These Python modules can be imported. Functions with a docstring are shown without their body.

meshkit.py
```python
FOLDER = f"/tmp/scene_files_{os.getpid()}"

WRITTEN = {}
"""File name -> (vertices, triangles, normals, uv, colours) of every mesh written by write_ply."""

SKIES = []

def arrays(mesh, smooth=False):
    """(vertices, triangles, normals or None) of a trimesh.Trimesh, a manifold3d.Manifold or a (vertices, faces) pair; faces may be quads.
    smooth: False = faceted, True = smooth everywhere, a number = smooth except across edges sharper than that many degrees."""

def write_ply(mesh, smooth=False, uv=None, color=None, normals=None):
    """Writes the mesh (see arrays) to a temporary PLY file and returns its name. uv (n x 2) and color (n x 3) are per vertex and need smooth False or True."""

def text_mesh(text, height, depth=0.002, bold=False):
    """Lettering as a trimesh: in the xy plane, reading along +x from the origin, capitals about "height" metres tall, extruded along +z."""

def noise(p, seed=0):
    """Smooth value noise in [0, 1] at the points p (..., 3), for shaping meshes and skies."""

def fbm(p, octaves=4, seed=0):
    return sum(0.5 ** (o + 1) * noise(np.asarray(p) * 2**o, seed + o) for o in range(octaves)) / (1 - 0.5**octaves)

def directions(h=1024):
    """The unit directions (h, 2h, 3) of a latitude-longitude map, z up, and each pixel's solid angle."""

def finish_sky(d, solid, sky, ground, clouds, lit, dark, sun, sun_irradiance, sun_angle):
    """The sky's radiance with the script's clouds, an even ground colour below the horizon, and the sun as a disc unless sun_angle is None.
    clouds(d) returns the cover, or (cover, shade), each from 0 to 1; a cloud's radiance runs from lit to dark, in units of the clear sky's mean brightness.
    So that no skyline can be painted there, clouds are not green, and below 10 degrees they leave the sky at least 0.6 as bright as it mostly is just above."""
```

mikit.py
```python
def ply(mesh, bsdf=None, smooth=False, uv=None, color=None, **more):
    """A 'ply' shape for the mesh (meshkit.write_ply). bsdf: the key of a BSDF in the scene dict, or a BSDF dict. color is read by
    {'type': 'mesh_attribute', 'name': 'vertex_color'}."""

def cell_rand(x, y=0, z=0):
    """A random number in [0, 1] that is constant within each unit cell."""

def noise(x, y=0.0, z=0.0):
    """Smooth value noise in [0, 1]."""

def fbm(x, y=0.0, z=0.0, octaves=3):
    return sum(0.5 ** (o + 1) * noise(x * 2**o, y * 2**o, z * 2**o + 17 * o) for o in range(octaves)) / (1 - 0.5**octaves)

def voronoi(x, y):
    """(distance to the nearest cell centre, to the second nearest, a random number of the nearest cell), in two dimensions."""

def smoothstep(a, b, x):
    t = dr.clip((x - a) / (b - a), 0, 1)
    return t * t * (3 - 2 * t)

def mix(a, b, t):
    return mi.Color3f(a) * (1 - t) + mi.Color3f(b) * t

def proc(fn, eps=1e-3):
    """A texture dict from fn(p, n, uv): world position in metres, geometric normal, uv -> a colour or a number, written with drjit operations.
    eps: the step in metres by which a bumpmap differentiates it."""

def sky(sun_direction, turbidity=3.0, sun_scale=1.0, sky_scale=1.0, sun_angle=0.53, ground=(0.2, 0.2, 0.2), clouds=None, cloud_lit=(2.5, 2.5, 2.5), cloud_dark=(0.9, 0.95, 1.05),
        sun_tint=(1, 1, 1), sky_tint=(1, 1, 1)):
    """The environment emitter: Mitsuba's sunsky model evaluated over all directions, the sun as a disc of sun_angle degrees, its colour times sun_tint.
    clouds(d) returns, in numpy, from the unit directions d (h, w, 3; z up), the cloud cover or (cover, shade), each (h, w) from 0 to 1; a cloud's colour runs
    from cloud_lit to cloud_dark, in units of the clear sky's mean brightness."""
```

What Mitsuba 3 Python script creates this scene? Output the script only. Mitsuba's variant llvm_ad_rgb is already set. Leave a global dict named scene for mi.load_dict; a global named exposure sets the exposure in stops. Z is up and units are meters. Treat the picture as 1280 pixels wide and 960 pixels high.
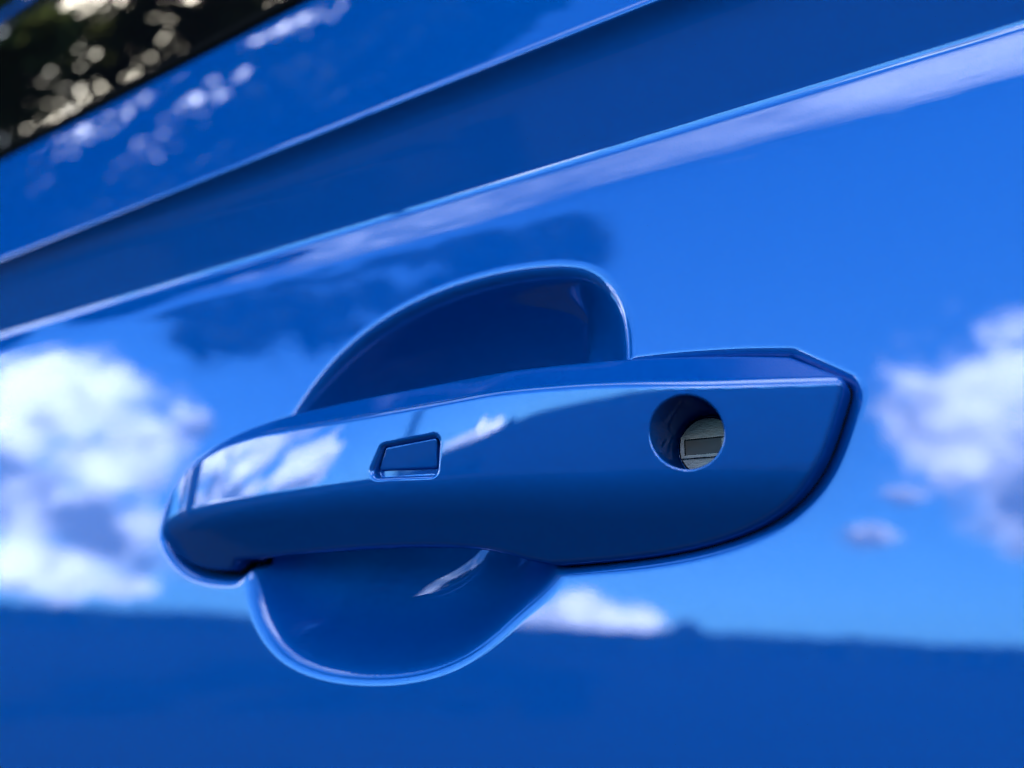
import math
import numpy as np
import trimesh
import mitsuba as mi
import mikit
import meshkit
from scipy.interpolate import RectBivariateSpline, PchipInterpolator, CubicSpline
from scipy.spatial import cKDTree
from shapely.geometry import Polygon
from shapely import contains_xy

scene, labels = {}, {}
rng = np.random.default_rng(7)

# ------------------------------------------------------------------ units
# The car's side is drawn in "units" u (0.65 mm): x along the car (+x to its rear), y into the car, z up; the handle's
# middle is at z = 0, which stands HANDLE_Z metres above the road.
S, HANDLE_Z = 0.65e-3, 0.86
def W(v):
    """points in units -> world metres"""
    v = np.asarray(v, float) * S
    v[..., 2] += HANDLE_Z
    return v

# ------------------------------------------------------------------ camera (a phone held close to the door, looking forward along the car and slightly up)
CAM = W(np.array([183.9, -300.0, -77.8]))
FWD, UP = np.array([-0.50152, 0.81289, 0.29612]), np.array([0.12629, -0.26982, 0.95459])
FOCUS = 0.214
scene["type"] = "scene"
scene["camera"] = {
    "type": "thinlens", "fov": 67.33, "fov_axis": "x", "near_clip": 0.01, "far_clip": 2000.0,
    "aperture_radius": 0.0026, "focus_distance": FOCUS,
    "to_world": mi.ScalarTransform4f().look_at(origin=CAM.tolist(), target=(CAM + FWD).tolist(), up=UP.tolist()),
    "film": {"type": "hdrfilm", "width": 1024, "height": 768, "rfilter": {"type": "gaussian"}},
    "sampler": {"type": "independent", "sample_count": 128},
}
exposure = 4.68

# ------------------------------------------------------------------ sky with cumulus (a = azimuth from -y towards -x, e = elevation, degrees)
# (azimuth, elevation, half width, half height, shade of its underside)
CLOUDS = [
    (63, 13.5, 7.0, 4.2, .1), (59.5, 9.0, 5.0, 2.6, .05), (62.5, 6.6, 9, 3.4, 1.0), (62.5, 2.7, 7, 2.2, .1), (58, 5.2, 4, 3, .9), (57, 1.7, 2.6, 0.9, .3), (54.6, 12.8, 1.2, 1.0, .6),
    (-5.5, 14.5, 10, 7.5, .45), (0.8, 13.5, 4.6, 5.0, .4), (-4.5, 9.5, 7.5, 5, .6), (6.6, 7.0, 2.2, .8, .8), (4.0, 9.6, 2.0, .6, .8), (25.5, 0.9, 6.0, 1.4, .1), (26.5, 2.0, 1.8, 1.2, .0),
    (80, 11, 9, 5, .2), (76, 3.5, 8, 2.5, .5), (-16, 62, 22, 24, .4, .75), (-16, 20, 7, 5, .4), (100, 9, 8, 4, .3),
    (54, 44, 16, 12, 1.0, .8), (30, 54, 18, 10, .85, .5), (88, 47, 18, 15, .1), (57.5, 5.5, 3, 2.2, .6), (57.5, 11, 3.2, 2.5, .1), (73, 13, 9, 7, .3), (71, 5, 8, 4, .7), (52.5, 6.5, 3.4, 4.2, .25), (66, 11, 4, 4, .05),
]
_r = np.random.default_rng(11)
for _k in range(34):
    CLOUDS.append((_r.uniform(112, 336), _r.uniform(4, 42), _r.uniform(5, 13), _r.uniform(2.5, 6), _r.uniform(.1, .6)))
def clouds(d):
    a = np.degrees(np.arctan2(-d[..., 0], -d[..., 1]))
    e = np.degrees(np.arcsin(np.clip(d[..., 2], -1, 1)))
    wob = meshkit.fbm(d * 11 + 3.3, 5, 3) - 0.5
    wob2 = meshkit.fbm(d * 38, 4, 8) - 0.5
    wob3 = meshkit.fbm(d * 20 + 9, 4, 15) - 0.5
    cover, shade, weight = np.full(a.shape, -9.0), np.zeros(a.shape), np.full(a.shape, 1e-6)
    opacity = np.zeros(a.shape)
    for ca, ce, wa, we, sh, *op in CLOUDS:
        da = (a - ca + 180) % 360 - 180
        v = 1 - np.hypot(da * np.cos(np.radians(ce)) / wa, (e - ce) / we)
        cover = np.maximum(cover, v)
        w = np.clip(v + .3, 0, 1) ** 2
        shade += w * np.clip(sh + .45 * np.clip(-(e - ce) / we, -1, 1), 0, 1)
        weight += w
        opacity += w * (op[0] if op else 1.0)
    calm = 1 - .8 * np.clip((e - 35) / 12, 0, 1)
    edge = cover + calm * (.8 * wob + 1.0 * wob2)
    c = np.clip((edge + .05) / .6, 0, 1)
    c = c * c * (3 - 2 * c)
    c = c * np.where(weight > 1e-5, opacity / weight, 1)
    return c, np.clip(shade / weight + calm * (.7 * wob + 2.2 * wob3 + .9 * wob2), 0, 1)
scene["sky"] = mikit.sky((0.35, 0.82, 0.40), turbidity=3, ground=(0.08, 0.08, 0.08), clouds=clouds,
                         cloud_lit=(8.3, 7.6, 6.2), cloud_dark=(1.15, 1.4, 1.5), sky_tint=(0.52, 1.01, 1.22))

# ------------------------------------------------------------------ materials
def rgb(*c): return {"type": "rgb", "value": list(c)}
# blue metallic lacquer: clear coat over pigment, with metal flakes that send light on around the mirror direction
scene["paint"] = {"type": "twosided", "bsdf": {"type": "blendbsdf", "weight": 0.4,
    "a": {"type": "plastic", "diffuse_reflectance": rgb(0.0, 0.10, 0.36), "int_ior": 2.1, "nonlinear": True},
    "b": {"type": "roughconductor", "specular_reflectance": rgb(0.0, .10, .46), "alpha": 0.42, "distribution": "ggx"}}}
scene["tinted_glass"] = {"type": "twosided", "bsdf": {"type": "plastic", "diffuse_reflectance": rgb(0.002, 0.002, 0.003), "int_ior": 1.55}}
scene["black_rubber"] = {"type": "twosided", "bsdf": {"type": "diffuse", "reflectance": rgb(0.005, 0.005, 0.006)}}
def metal_wear(p, n, uv):
    k = mikit.fbm(p.x * 900, p.y * 900, p.z * 5000, 3)
    return mi.Color3f(1.0, .93, .95) * (.05 + .22 * k)
scene["bright_metal"] = {"type": "twosided", "bsdf": {"type": "roughconductor", "specular_reflectance": mikit.proc(metal_wear), "alpha": 0.34}}
scene["dark_metal"] = {"type": "twosided", "bsdf": {"type": "roughconductor", "specular_reflectance": rgb(.05, .05, .055), "alpha": 0.35}}
def asphalt(p, n, uv):
    g = mikit.fbm(p.x * 60, p.y * 60, 0, 3)
    big = mikit.fbm(p.x * .3, p.y * .3, 3, 3)
    return mi.Color3f(.8, .95, 1.0) * (.009 + .010 * g + .008 * big)
scene["asphalt"] = {"type": "diffuse", "reflectance": mikit.proc(asphalt)}
scene["leaf"] = {"type": "principledthin", "base_color": rgb(.03, .045, .02), "roughness": .6, "diff_trans": .12, "spec_trans": 0.0, "eta": 1.4}
scene["hedge_leaf"] = {"type": "twosided", "bsdf": {"type": "diffuse", "reflectance": rgb(.02, .032, .018)}}
scene["bark"] = {"type": "twosided", "bsdf": {"type": "diffuse", "reflectance": rgb(.03, .025, .02)}}

# ------------------------------------------------------------------ helpers
def sdf2d(poly, x0, x1, z0, z1, h=1.0):
    """a smooth function (x, z) -> signed distance to the outline, positive inside"""
    ring = poly.exterior.segmentize(0.25)
    tree = cKDTree(np.array(ring.coords))
    xs, zs = np.arange(x0, x1 + h, h), np.arange(z0, z1 + h, h)
    gx, gz = np.meshgrid(xs, zs, indexing="ij")
    d = tree.query(np.c_[gx.ravel(), gz.ravel()])[0].reshape(gx.shape)
    d = np.where(contains_xy(poly, gx, gz), d, -d)
    sp = RectBivariateSpline(xs, zs, d, kx=3, ky=3)
    return lambda x, z: sp.ev(np.clip(x, x0, x1), np.clip(z, z0, z1))

def smax(a, b, r):
    h = np.clip(.5 + .5 * (a - b) / r, 0, 1)
    return b + (a - b) * h + r * h * (1 - h) * .5 * 2
def smin(a, b, r): return -smax(-a, -b, r)

def closed_curve(pts, n=600):
    p = np.array(pts + [pts[0]], float)
    t = np.r_[0, np.cumsum(np.sqrt(np.linalg.norm(np.diff(p, axis=0), axis=1)))]
    return Polygon(CubicSpline(t, p, bc_type="periodic")(np.linspace(0, t[-1], n)[:-1]))

def soften(poly, r): return poly.buffer(-r, 24).buffer(2 * r, 24).buffer(-r, 24)

def surface_nets(vals, origin, h):
    """the zero surface of a grid of values (negative inside): vertices and quads"""
    neg = vals < 0
    nx, ny, nz = (s - 1 for s in vals.shape)
    acc, cnt = np.zeros((nx, ny, nz, 3), np.float32), np.zeros((nx, ny, nz), np.int8)
    corners = [(i, j, k) for i in (0, 1) for j in (0, 1) for k in (0, 1)]
    for a in corners:
        for ax in range(3):
            if a[ax]: continue
            b = list(a); b[ax] = 1
            A = vals[a[0]:a[0] + nx, a[1]:a[1] + ny, a[2]:a[2] + nz]
            B = vals[b[0]:b[0] + nx, b[1]:b[1] + ny, b[2]:b[2] + nz]
            m = (A < 0) != (B < 0)
            t = A[m] / (A[m] - B[m])
            q = np.repeat(np.array(a, np.float32)[None], len(t), 0)
            q[:, ax] = t
            acc[m] += q
            cnt[m] += 1
    cells = np.argwhere(cnt > 0)
    idx = np.full((nx, ny, nz), -1, np.int64)
    idx[tuple(cells.T)] = np.arange(len(cells))
    v = origin + h * (cells + acc[tuple(cells.T)] / cnt[tuple(cells.T)][:, None])
    quads = []
    for ax in range(3):
        u, w = (ax + 1) % 3, (ax + 2) % 3
        sl = [slice(1, -1)] * 3; sl[ax] = slice(0, -1)
        s2 = [slice(1, -1)] * 3; s2[ax] = slice(1, None)
        e = neg[tuple(sl)] != neg[tuple(s2)]
        at = np.argwhere(e)
        start_neg = neg[tuple(sl)][tuple(at.T)]
        at = at + np.array([0 if i == ax else 1 for i in range(3)])
        def cell(du, dw):
            c = at.copy(); c[:, u] -= du; c[:, w] -= dw
            return idx[tuple(c.T)]
        q = np.stack([cell(0, 0), cell(1, 0), cell(1, 1), cell(0, 1)], -1)
        quads.append(np.where(start_neg[:, None], q, q[:, ::-1]))
    return v, np.vstack(quads)

def struct(key, shape): scene[key] = shape; labels[key] = {"kind": "structure"}
def part(key, mesh, bsdf, smooth=30): scene[key] = mikit.ply(mesh, bsdf, smooth)

# ------------------------------------------------------------------ the handle's outlines (x, z in units)
def spline(pts, n=80):
    p = np.array(pts, float)
    t = np.r_[0, np.cumsum(np.sqrt(np.linalg.norm(np.diff(p, axis=0), axis=1)))]
    return CubicSpline(t, p)(np.linspace(0, t[-1], n)).tolist()
HANDLE = soften(Polygon(spline([(-246, -31), (-244, -21), (-235, -5), (-216, 8), (-186, 18), (-130, 26.5), (-50, 30), (0, 31.5), (60, 31.3), (100, 28.8), (127.5, 25)]) +
                        spline([(146.8, 11.5), (147.3, 8), (145.2, 1.5), (137.6, -16.5), (124.5, -32.5), (107, -42), (84, -48.2), (57, -51.8), (26, -54)]) +
                        spline([(14, -52), (-8, -47.6), (-40, -46), (-80, -46.5), (-120, -48), (-171, -50)]) +
                        spline([(-178, -54.8), (-190, -55), (-213, -52), (-230, -45), (-241, -37)])), 2.5)
CUP = closed_curve([(-163, 5), (-147, 32), (-119, 61), (-75, 82.5), (-23, 90.5), (19, 87.5), (41, 79.5), (53, 65), (57.5, 45), (55, 10), (42, -32), (22, -60),
                    (6, -73), (-13, -87.5), (-38, -98.5), (-72, -104), (-108, -103), (-138, -94), (-159, -75), (-170, -50), (-171, -22)])
SEAT = soften(HANDLE.buffer(1.9, 24).union(HANDLE.intersection(Polygon([(-300, -90), (-120, -90), (-120, 60), (-300, 60)])).buffer(5.5, 24)), 4)
sd_handle = sdf2d(HANDLE, -262, 166, -75, 50)
sd_cup = sdf2d(CUP, -330, 220, -160, 150)
sd_seat = sdf2d(SEAT, -330, 220, -160, 150)

# ------------------------------------------------------------------ the door skin: a profile in z, then the pocket pressed into it
TILT = np.array([(-1400, 10), (-700, 4), (-300, 0.6), (-120, 0.35), (60, 0.4), (110, 0.8), (122, 2.5), (128, 8.5), (134, 12), (142, 13.5), (145, 11), (148.5, -15), (153, -21), (160, -22),
                 (178, -24), (190, -30), (197, -44), (200, -50), (201.4, -20), (202.8, 4), (206, 14), (300, 16.5), (400, 18)], float)
_z = np.linspace(-1300, 400, 6801)
_slope = np.tan(np.radians(PchipInterpolator(TILT[:, 0], TILT[:, 1])(_z)))
_y = np.r_[0, np.cumsum((_slope[1:] + _slope[:-1]) / 2 * np.diff(_z))]
_y -= np.interp(0, _z, _y)
PROFILE = CubicSpline(_z, _y)

def press_table(knots, top):
    """depth of a pressed pocket against the distance inside its outline, from slopes"""
    k = np.array(knots, float)
    t = np.linspace(k[0, 0], k[-1, 0], 2000)
    s = np.clip(PchipInterpolator(k[:, 0], k[:, 1])(t), 0, None)
    d = np.r_[0, np.cumsum((s[1:] + s[:-1]) / 2 * np.diff(t))]
    sp = CubicSpline(t, d * top / d[-1])
    return lambda x: sp(np.clip(x, k[0, 0], k[-1, 0]))
cup_depth = press_table([(-5.5, 0), (-1.5, .35), (2.5, 1.1), (6, 1.45), (20, 1.05), (45, .55), (70, .22), (90, 0)], 54)
seat_depth = press_table([(-4, 0), (-1.8, .3), (0, .8), (1.6, 1.9), (2.6, 2.4), (4, 0)], 8.0)

xs = np.unique(np.r_[np.linspace(-3000, -700, 30), np.linspace(-700, -285, 60), np.arange(-285, 180, .85), np.linspace(180, 420, 40), np.linspace(420, 1800, 30)])
zs = np.unique(np.r_[np.linspace(-980, -300, 40), np.linspace(-300, -125, 40), np.arange(-125, 112, .85), np.arange(112, 194, 1.0), np.arange(194, 208, .25), np.linspace(208, 392, 60)])
gx, gz = np.meshgrid(xs, zs, indexing="ij")
def skin(x, z):
    y = PROFILE(z)
    m = (x > -330) & (x < 220) & (z > -160) & (z < 150)
    dc, ds = cup_depth(sd_cup(x[m], z[m])), seat_depth(sd_seat(x[m], z[m]))
    boss = np.clip((24 - np.hypot(x[m] - 90.6, z[m] + 5.7)) / 6, 0, 1)   # the hole in the skin that the lock goes through
    ds = ds + 20 * boss * boss * (3 - 2 * boss)
    r = 3.0 * np.clip(np.minimum(dc, ds) / 3.0, 0, 1)
    y[m] += smax(dc, ds, np.maximum(r, 1e-6))
    return y
gy = skin(gx, gz)
e = .25
dx, dz = (skin(gx + e, gz) - skin(gx - e, gz)) / (2 * e), (skin(gx, gz + e) - skin(gx, gz - e)) / (2 * e)
door_n = np.stack([dx, -np.ones_like(dx), dz], -1).reshape(-1, 3)
door_n += .0022 * (np.stack([meshkit.noise(np.stack([gx, gz, 0 * gx], -1).reshape(-1, 3) / 11, k) for k in (1, 2, 3)], -1) - .5)   # orange peel of the lacquer
door_n /= np.linalg.norm(door_n, axis=1, keepdims=True)
def grid_faces(n, m):
    i, j = np.meshgrid(np.arange(n - 1), np.arange(m - 1), indexing="ij")
    return np.stack([i * m + j, (i + 1) * m + j, (i + 1) * m + j + 1, i * m + j + 1], -1).reshape(-1, 4)
door = (W(np.stack([gx, gy, gz], -1).reshape(-1, 3)), grid_faces(len(xs), len(zs)))
scene["car__door_panel"] = {"type": "ply", "filename": meshkit.write_ply(door, normals=door_n), "face_normals": False, "bsdf": {"type": "ref", "id": "paint"}}

# ------------------------------------------------------------------ the handle: one solid with its key hole and sensor dent, from an implicit surface
def curve(pts):
    p = np.array(pts, float)
    f = PchipInterpolator(p[:, 0], p[:, 1])
    return lambda x: f(np.clip(x, p[0, 0], p[-1, 0]))
bulge = curve([(-250, 1), (-244, 6.5), (-236, 11.5), (-222, 17), (-200, 22.3), (-165, 27), (-110, 31.4), (-50, 34.8), (0, 34.2), (60, 28), (105, 21.5), (150, 13)])
upper = curve([(-250, -34), (-238, -22), (-222, -8), (-200, 3), (-165, 10.5), (-130, 13), (-68, 13), (-20, 14.2), (15, 15.5), (46, 15.2), (107, 11), (150, 9)])
lower = curve([(-250, -38), (-235, -31), (-200, -27), (-130, -24), (-60, -23), (0, -24), (60, -26), (100, -26), (150, -26)])
lean = curve([(-250, -.02), (-170, .0), (-100, .045), (-50, .085), (0, .13), (40, .165), (90, .18), (150, .18)])
back = curve([(-260, -14), (-172, -14), (-150, 6), (-120, 10), (-20, 10), (10, 6), (26, -14), (160, -14)])
HOLE, HOLE_R, HOLE_END = (90.6, -5.7), 13.9, -10.5
DENT = soften(Polygon([(-58, -16), (-19.5, -17), (-17.8, .7), (-50.5, -1.6)]), 3.4)
sd_dent = sdf2d(DENT, -75, 0, -40, 25, .5)

def handle_maps(x, z):
    P, zu, zl = bulge(x), upper(x), lower(x)
    face = P - lean(x) * (zu - z) - .0009 * (z + 4) ** 2
    top = P + .9 - 1.02 * (z - zu)
    k = .74
    bottom = P - lean(x) * (zu - zl) - k * (zl - z) + .4
    s = smin(smin(face, top, 2.6), bottom, 5.0)
    out = np.minimum(sd_handle(x, z), 30)
    hole = np.hypot(x - HOLE[0], z - HOLE[1]) - HOLE_R
    inside = (x > -75) & (x < 0) & (z > -40) & (z < 25)
    dent = np.where(inside, -sd_dent(x, z), 20.0)
    return s, out, back(x), hole, dent
def handle_field(maps, p):
    s, out, b, hole, dent = maps[:5]
    f = smax(smax((p - s) * .75, -out, 2.2), b - p, 2.0)
    f = smax(f, -smax(hole, HOLE_END - p, .5), .9)
    return smax(f, -smax(dent + .6, s - 5.2 - p, .8), 2.6)
def pad_field(maps, p):
    s, out, b, hole, dent = maps[:5]
    return smax(smax(p - s + .7 + maps[5], maps[6] + 2.2, 1.0), s - 7 - p, .5)
def pad_maps(x, z):
    m = (x > -75) & (x < 0) & (z > -40) & (z < 25)
    return handle_maps(x, z) + (.14 * (4 - z), np.where(m, -sd_dent(x, z - 1.7), 20.0))

def solid(key, maps, field, x, z, p, h, bsdf):
    """the zero surface of a field as a smooth mesh with exact normals"""
    hx, hz, hp = np.arange(*x, h), np.arange(*z, h), np.arange(*p, h)
    m2 = maps(*np.meshgrid(hx, hz, indexing="ij"))
    vals = field([m[:, None, :] for m in m2], hp[None, :, None]).astype(np.float32)
    v, q = surface_nets(vals, np.array([hx[0], hp[0], hz[0]]), h)
    hf = lambda v: field(maps(v[:, 0], v[:, 2]), v[:, 1])
    grad = lambda v, e: np.stack([(hf(v + o) - hf(v - o)) / (2 * e) for o in np.eye(3) * e], -1)
    for _ in range(3):
        g = grad(v, .06)
        v = v - np.clip(hf(v) / np.maximum((g * g).sum(1), .05), -.4, .4)[:, None] * g
    n = grad(v, .15)
    n /= np.linalg.norm(n, axis=1, keepdims=True)
    n[:, 1] *= -1
    v[:, 1] *= -1
    f = np.vstack([q[:, [0, 1, 2]], q[:, [0, 2, 3]]])
    wv = W(v)
    fn = np.cross(wv[f[:, 1]] - wv[f[:, 0]], wv[f[:, 2]] - wv[f[:, 0]])
    if (fn * n[f[:, 0]]).sum() < 0: f = f[:, ::-1]
    scene[key] = {"type": "ply", "filename": meshkit.write_ply((wv, f), normals=n), "face_normals": False, "bsdf": {"type": "ref", "id": bsdf}}
solid("car__door_handle", handle_maps, handle_field, (-252, 154), (-62, 40), (-20, 39), .65, "paint")
solid("car__door_handle__sensor_pad", pad_maps, pad_field, (-68, -10), (-26, 10), (14, 36), .4, "paint")

def slab(poly, y0, y1):
    """an outline in x, z pushed from y0 to y1 (units)"""
    m = trimesh.creation.extrude_polygon(poly, y1 - y0, engine="earcut")
    vv = np.array(m.vertices)
    return trimesh.Trimesh(W(np.c_[vv[:, 0], vv[:, 2] + y0, vv[:, 1]]), m.faces[:, ::-1], process=False)
# black gasket squeezed between the handle's two feet and the door
ring = HANDLE.buffer(1.3, 16).difference(HANDLE.buffer(-2.5, 16))
foot = ring.difference(Polygon([(-166, -90), (30, -90), (30, 60), (-150, 60)]))
for k, g in enumerate(getattr(foot, "geoms", [foot])):
    part("car__door_handle__gasket" + (f"_{k:03d}" if k else ""), slab(g, 3.0, 10.0), "black_rubber")

# ------------------------------------------------------------------ the lock at the bottom of the key hole
cy = -HOLE_END - 3.0
def disc(r, y0, y1, c=HOLE, bevel=.8):
    prof = np.array([(0, y0), (r - bevel, y0), (r, y0 + bevel), (r, y1), (0, y1)])
    m = trimesh.creation.revolve(prof, sections=72)
    vv = np.array(m.vertices)
    return vv, m.faces, c
def to_mesh(t):
    vv, ff, c = t
    return trimesh.Trimesh(W(np.c_[vv[:, 0] + c[0], vv[:, 2], vv[:, 1] + c[1]]), ff[:, ::-1], process=False)
part("car__door_handle__lock_cylinder", to_mesh(disc(12.9, cy, cy + 6)), "bright_metal")
def boxp(x0, x1, z0, z1): return Polygon([(x0, z0), (x1, z0), (x1, z1), (x0, z1)])
kx, kz = HOLE
frame = boxp(kx - 11, kx + 11, kz - 4.6, kz + 4.6).difference(boxp(kx - 9.6, kx + 9.6, kz - 3.4, kz + 3.4))
part("car__door_handle__keyway_frame", slab(frame, cy - 1.8, cy + .5), "bright_metal")
part("car__door_handle__keyway_shutter", slab(boxp(kx - 9.6, kx + 5.5, kz - 3.4, kz + 3.4), cy - .35, cy + .4), "dark_metal")

# ------------------------------------------------------------------ above the belt: seal, window, roof; inside: dark trim
def sheet(profile, x0=-3000, x1=1800, n=2):
    p = np.array(profile, float)
    gx = np.linspace(x0, x1, n)
    v = np.stack([np.repeat(gx[:, None], len(p), 1), np.repeat(p[None, :, 0], n, 0), np.repeat(p[None, :, 1], n, 0)], -1)
    return W(v.reshape(-1, 3)), grid_faces(n, len(p))
yb = float(PROFILE(392))
part("car__window_seal", sheet([(yb, 391.5), (yb - 4, 393), (yb - 5.5, 398), (yb - 3, 404), (yb + 3, 407), (yb + 9, 406)]), "black_rubber", True)
gl = [(yb + 6 + 900 * (math.tan(math.radians(17)) * t + .05 * t * t), 400 + 900 * t) for t in np.linspace(0, 1, 24)]
part("car__window", sheet(gl), "tinted_glass", True)
part("car__window_frame", sheet([(gl[-1][0] - 2, gl[-1][1] - 6), (gl[-1][0] - 4, gl[-1][1]), (gl[-1][0] + 44, gl[-1][1] + 120), (gl[-1][0] + 52, gl[-1][1] + 122)]), "black_rubber")
yt, zt = gl[-1][0] + 52, gl[-1][1] + 122
part("car__roof", sheet([(yt - 12, zt - 12), (yt - 16, zt + 4), (yt, zt + 25), (yt + 60, zt + 60), (yt + 250, zt + 100), (yt + 600, zt + 125), (yt + 1100, zt + 125), (yt + 1500, zt + 60)]), "paint", 60)
part("car__inner_trim", sheet([(200, -980), (160, 300), (yb + 40, 392)]), "black_rubber")
labels["car"] = {"label": "glossy blue car door with its pull handle, key lock and dark side window", "category": "car"}
labels["car__door_panel"] = {"label": "blue door skin with a shoulder crease and a finger cup behind the handle"}
labels["car__door_handle"] = {"label": "body coloured pull handle with round key hole and small sensor dent"}
labels["car__window"] = {"label": "dark tinted side window"}

# ------------------------------------------------------------------ ground
def plane(x0, x1, y0, y1, z): return np.array([(x0, y0, z), (x1, y0, z), (x1, y1, z), (x0, y1, z)], float), np.array([[0, 1, 2, 3]])
struct("road", mikit.ply(plane(-900, 900, -900, 900, 0), "asphalt"))

# ------------------------------------------------------------------ trees (seen as reflections in the paint)
def leaves(centres, size, r):
    n = len(centres)
    a = r.normal(size=(n, 3)); a /= np.linalg.norm(a, axis=1, keepdims=True)
    b = np.cross(a, r.normal(size=(n, 3))); b /= np.linalg.norm(b, axis=1, keepdims=True)
    s = size * r.uniform(.6, 1.3, (n, 1))
    v = np.stack([centres - a * s, centres + b * s * .5, centres + a * s, centres - b * s * .5], 1).reshape(-1, 3)
    k = np.arange(n)[:, None] * 4
    return v, np.hstack([k, k + 1, k + 2, k + 3])
def crown(lobes, per, size, seed, loose=False):
    r = np.random.default_rng(seed)
    pts = []
    for (c, rad, w) in lobes:
        m = int(per * w)
        d = r.normal(size=(m, 3)); d /= np.linalg.norm(d, axis=1, keepdims=True)
        pts.append(np.array(c) + d * np.array(rad) * (r.uniform(.25, 1, (m, 1)) ** .5 if not loose else np.abs(r.normal(0, .62, (m, 1)))) * (.8 + .4 * meshkit.noise(d * 2.3 + seed)[:, None]))
    return leaves(np.vstack(pts), size, r)
def limb(points, radii, sides=9):
    p = np.array(points, float)
    t = np.gradient(p, axis=0); t /= np.linalg.norm(t, axis=1, keepdims=True)
    a = np.cross(t, [.3, .9, .2]); a /= np.linalg.norm(a, axis=1, keepdims=True)
    b = np.cross(t, a)
    th = np.arange(sides) * 2 * np.pi / sides
    v = p[:, None] + np.array(radii)[:, None, None] * (np.cos(th)[None, :, None] * a[:, None] + np.sin(th)[None, :, None] * b[:, None])
    i, j = np.meshgrid(np.arange(len(p) - 1), np.arange(sides), indexing="ij")
    return trimesh.Trimesh(v.reshape(-1, 3), np.vstack([(f := np.stack([i * sides + j, i * sides + (j + 1) % sides, (i + 1) * sides + (j + 1) % sides, (i + 1) * sides + j], -1).reshape(-1, 4))[:, :3], f[:, [0, 2, 3]]]), process=False)

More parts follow.
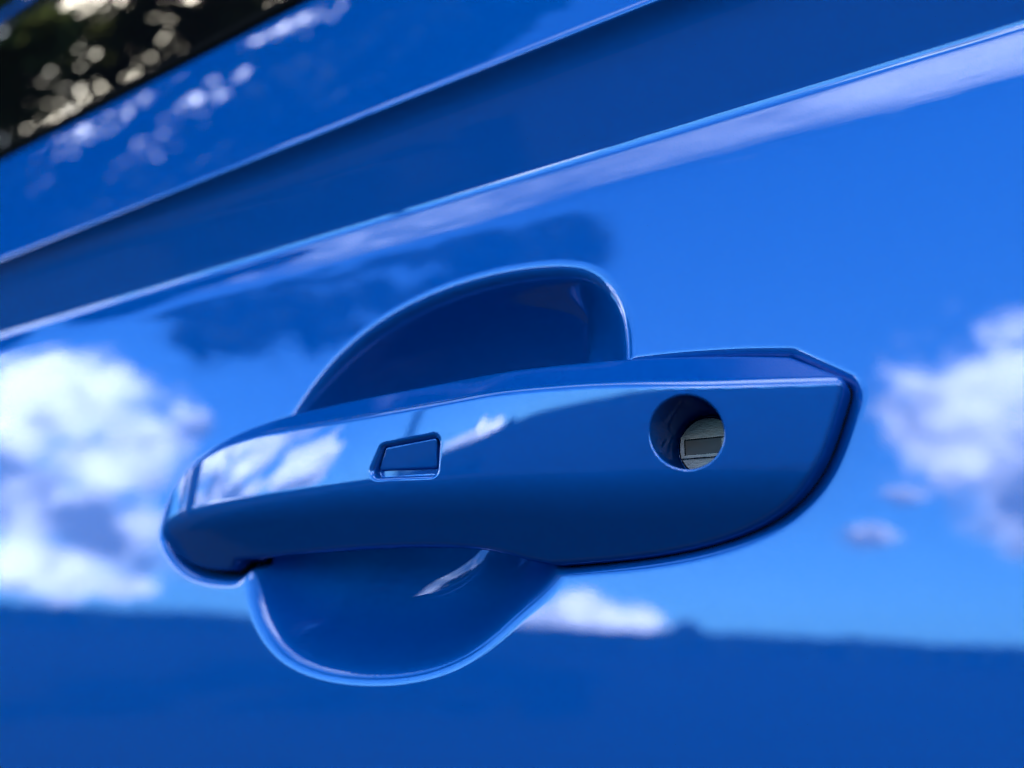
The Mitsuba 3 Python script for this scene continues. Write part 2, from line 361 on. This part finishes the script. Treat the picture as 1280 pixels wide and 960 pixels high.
# the tree ahead of the car whose crown reaches over it
lobes = []
r = np.random.default_rng(8)
def round_car(az, el, dist): # a point by its direction from the handle: azimuth from -y towards -x, elevation, degrees
    a, e = math.radians(az), math.radians(el)
    return np.array([-math.sin(a) * dist, -math.cos(a) * dist, .86 + math.tan(e) * dist])
for n_, a0, a1, e0, e1 in [(95, 67, 82, 29, 76), (60, 95, 150, 30, 84)]:
    for k in range(n_):
        el = r.uniform(e0, e1)
        d_ = r.uniform(max(.6, 2.6 / math.tan(math.radians(el))), min(8.0, 7.6 / math.tan(math.radians(el))))
        q_ = d_ / math.cos(math.radians(el)) / (7.5 if a0 != 82 else 13)
        lobes.append((round_car(r.uniform(a0, a1), el, d_), (r.uniform(.35, .65) * q_, r.uniform(.35, .65) * q_, r.uniform(.25, .5) * q_), 1))
_v, _f = crown(lobes, 520, .08, 3)
# the thin front of the crown: clumps of leaves with sky between them
a_, e_ = np.radians(r.uniform(79, 108, 42000)), np.radians(r.uniform(28, 78, 42000))
d_ = r.uniform(6.0, 6.9, 42000)
pts = np.stack([-np.sin(a_) * np.cos(e_) * d_, -np.cos(a_) * np.cos(e_) * d_, .86 + np.sin(e_) * d_], -1)
clump = .62 * meshkit.noise(pts * 2.3, 4) + .38 * meshkit.noise(pts * 5.6, 6)
far = np.clip((86 - np.degrees(a_)) / 6, 0, 1)
_v2, _f2 = leaves(pts[clump > .487 - .2 * far - .05 * np.clip((np.degrees(a_) - 89) / 4, 0, 1)], .06, r)
part("shade_tree__crown", (np.vstack([_v, _v2]), np.vstack([_f, _f2 + len(_v)])), "leaf", False)
trunk = [limb([(-6.25, -1.9, -.1), (-6.2, -1.85, 1.5), (-6.15, -1.6, 3.2), (-5.8, -.5, 5.0), (-5.2, -.1, 6.8)], [.36, .31, .27, .17, .06]),
         limb([(-6.3, -1.75, -.1), (-6.5, -1.3, .9), (-6.7, -1.0, 2.6), (-7.0, -.2, 4.6), (-7.4, .8, 6.2)], [.2, .15, .13, .1, .05]), limb([(-5.8, -.5, 5.0), (-4.0, .1, 5.9), (-2.0, .7, 6.6)], [.12, .08, .03])]
part("shade_tree__trunk", trimesh.util.concatenate(trunk), "bark", True)
labels["shade_tree"] = {"label": "leafy tree whose crown reaches over the car, mirrored in its shoulder and window", "category": "tree"}

def place(az, el, dist): # from the door: azimuth from -y towards -x, elevation
    a, e = math.radians(az), math.radians(el)
    return np.array([-math.sin(a) * dist, -math.cos(a) * dist, .86 + math.tan(e) * dist])
lobes = []
r = np.random.default_rng(31)
for a, e0, e1 in [(59, 22, 24), (57, 18.5, 24), (55, 17.5, 24), (53, 17, 22), (51, 18, 26), (49, 20, 27), (46.5, 19, 26), (43.5, 19.5, 27.5), (41, 21, 27.5), (38.5, 22.5, 28.5), (36, 23, 25.5), (35, 28.5, 29.5), (33, 24.5, 29), (30, 26.5, 29.5),
                  (27.5, 27.5, 30), (26, 26, 27.5)]:
    for k in range(10):
        lobes.append((place(a + r.normal() * .8, e0 + .8 + (e1 - e0 + .8) * r.uniform(0, 1), 15 + r.normal() * .5), (r.uniform(.25, .65),) * 2 + (r.uniform(.18, .42),), 1))
part("background_tree__crown", crown(lobes, 430, .08, 9, True), "leaf", False)
b0, b1 = place(35.5, 0, 15), place(38, 23, 15)
part("background_tree__trunk", limb([(b0[0], b0[1], -.1), (b0[0] - .1, b0[1], 2.5), (b0[0] - .1, b0[1] + .1, 4.5), b1], [.13, .11, .09, .05]), "bark", True)
labels["background_tree"] = {"label": "smaller tree standing off to the side, mirrored dark in the door above the handle", "category": "tree"}

# the far hedge line that closes the horizon
r = np.random.default_rng(21)
m = 60000
az = r.uniform(-np.pi, np.pi, m)
dist = r.uniform(58, 66, m)
top = .85 + .35 * meshkit.fbm(np.c_[az * 40, az * 0, az * 0], 4, 2) + 0.9 * np.exp(-((np.degrees(az) - 18.8) / .9) ** 2)
pts = np.c_[-np.sin(az) * dist, -np.cos(az) * dist, top * r.uniform(0, 1, m) ** .7]
scene["hedge"] = mikit.ply(leaves(pts, .42, r), "hedge_leaf")
labels["hedge"] = {"label": "far dark hedge line along the horizon, mirrored low in the door", "category": "hedge", "kind": "stuff"}
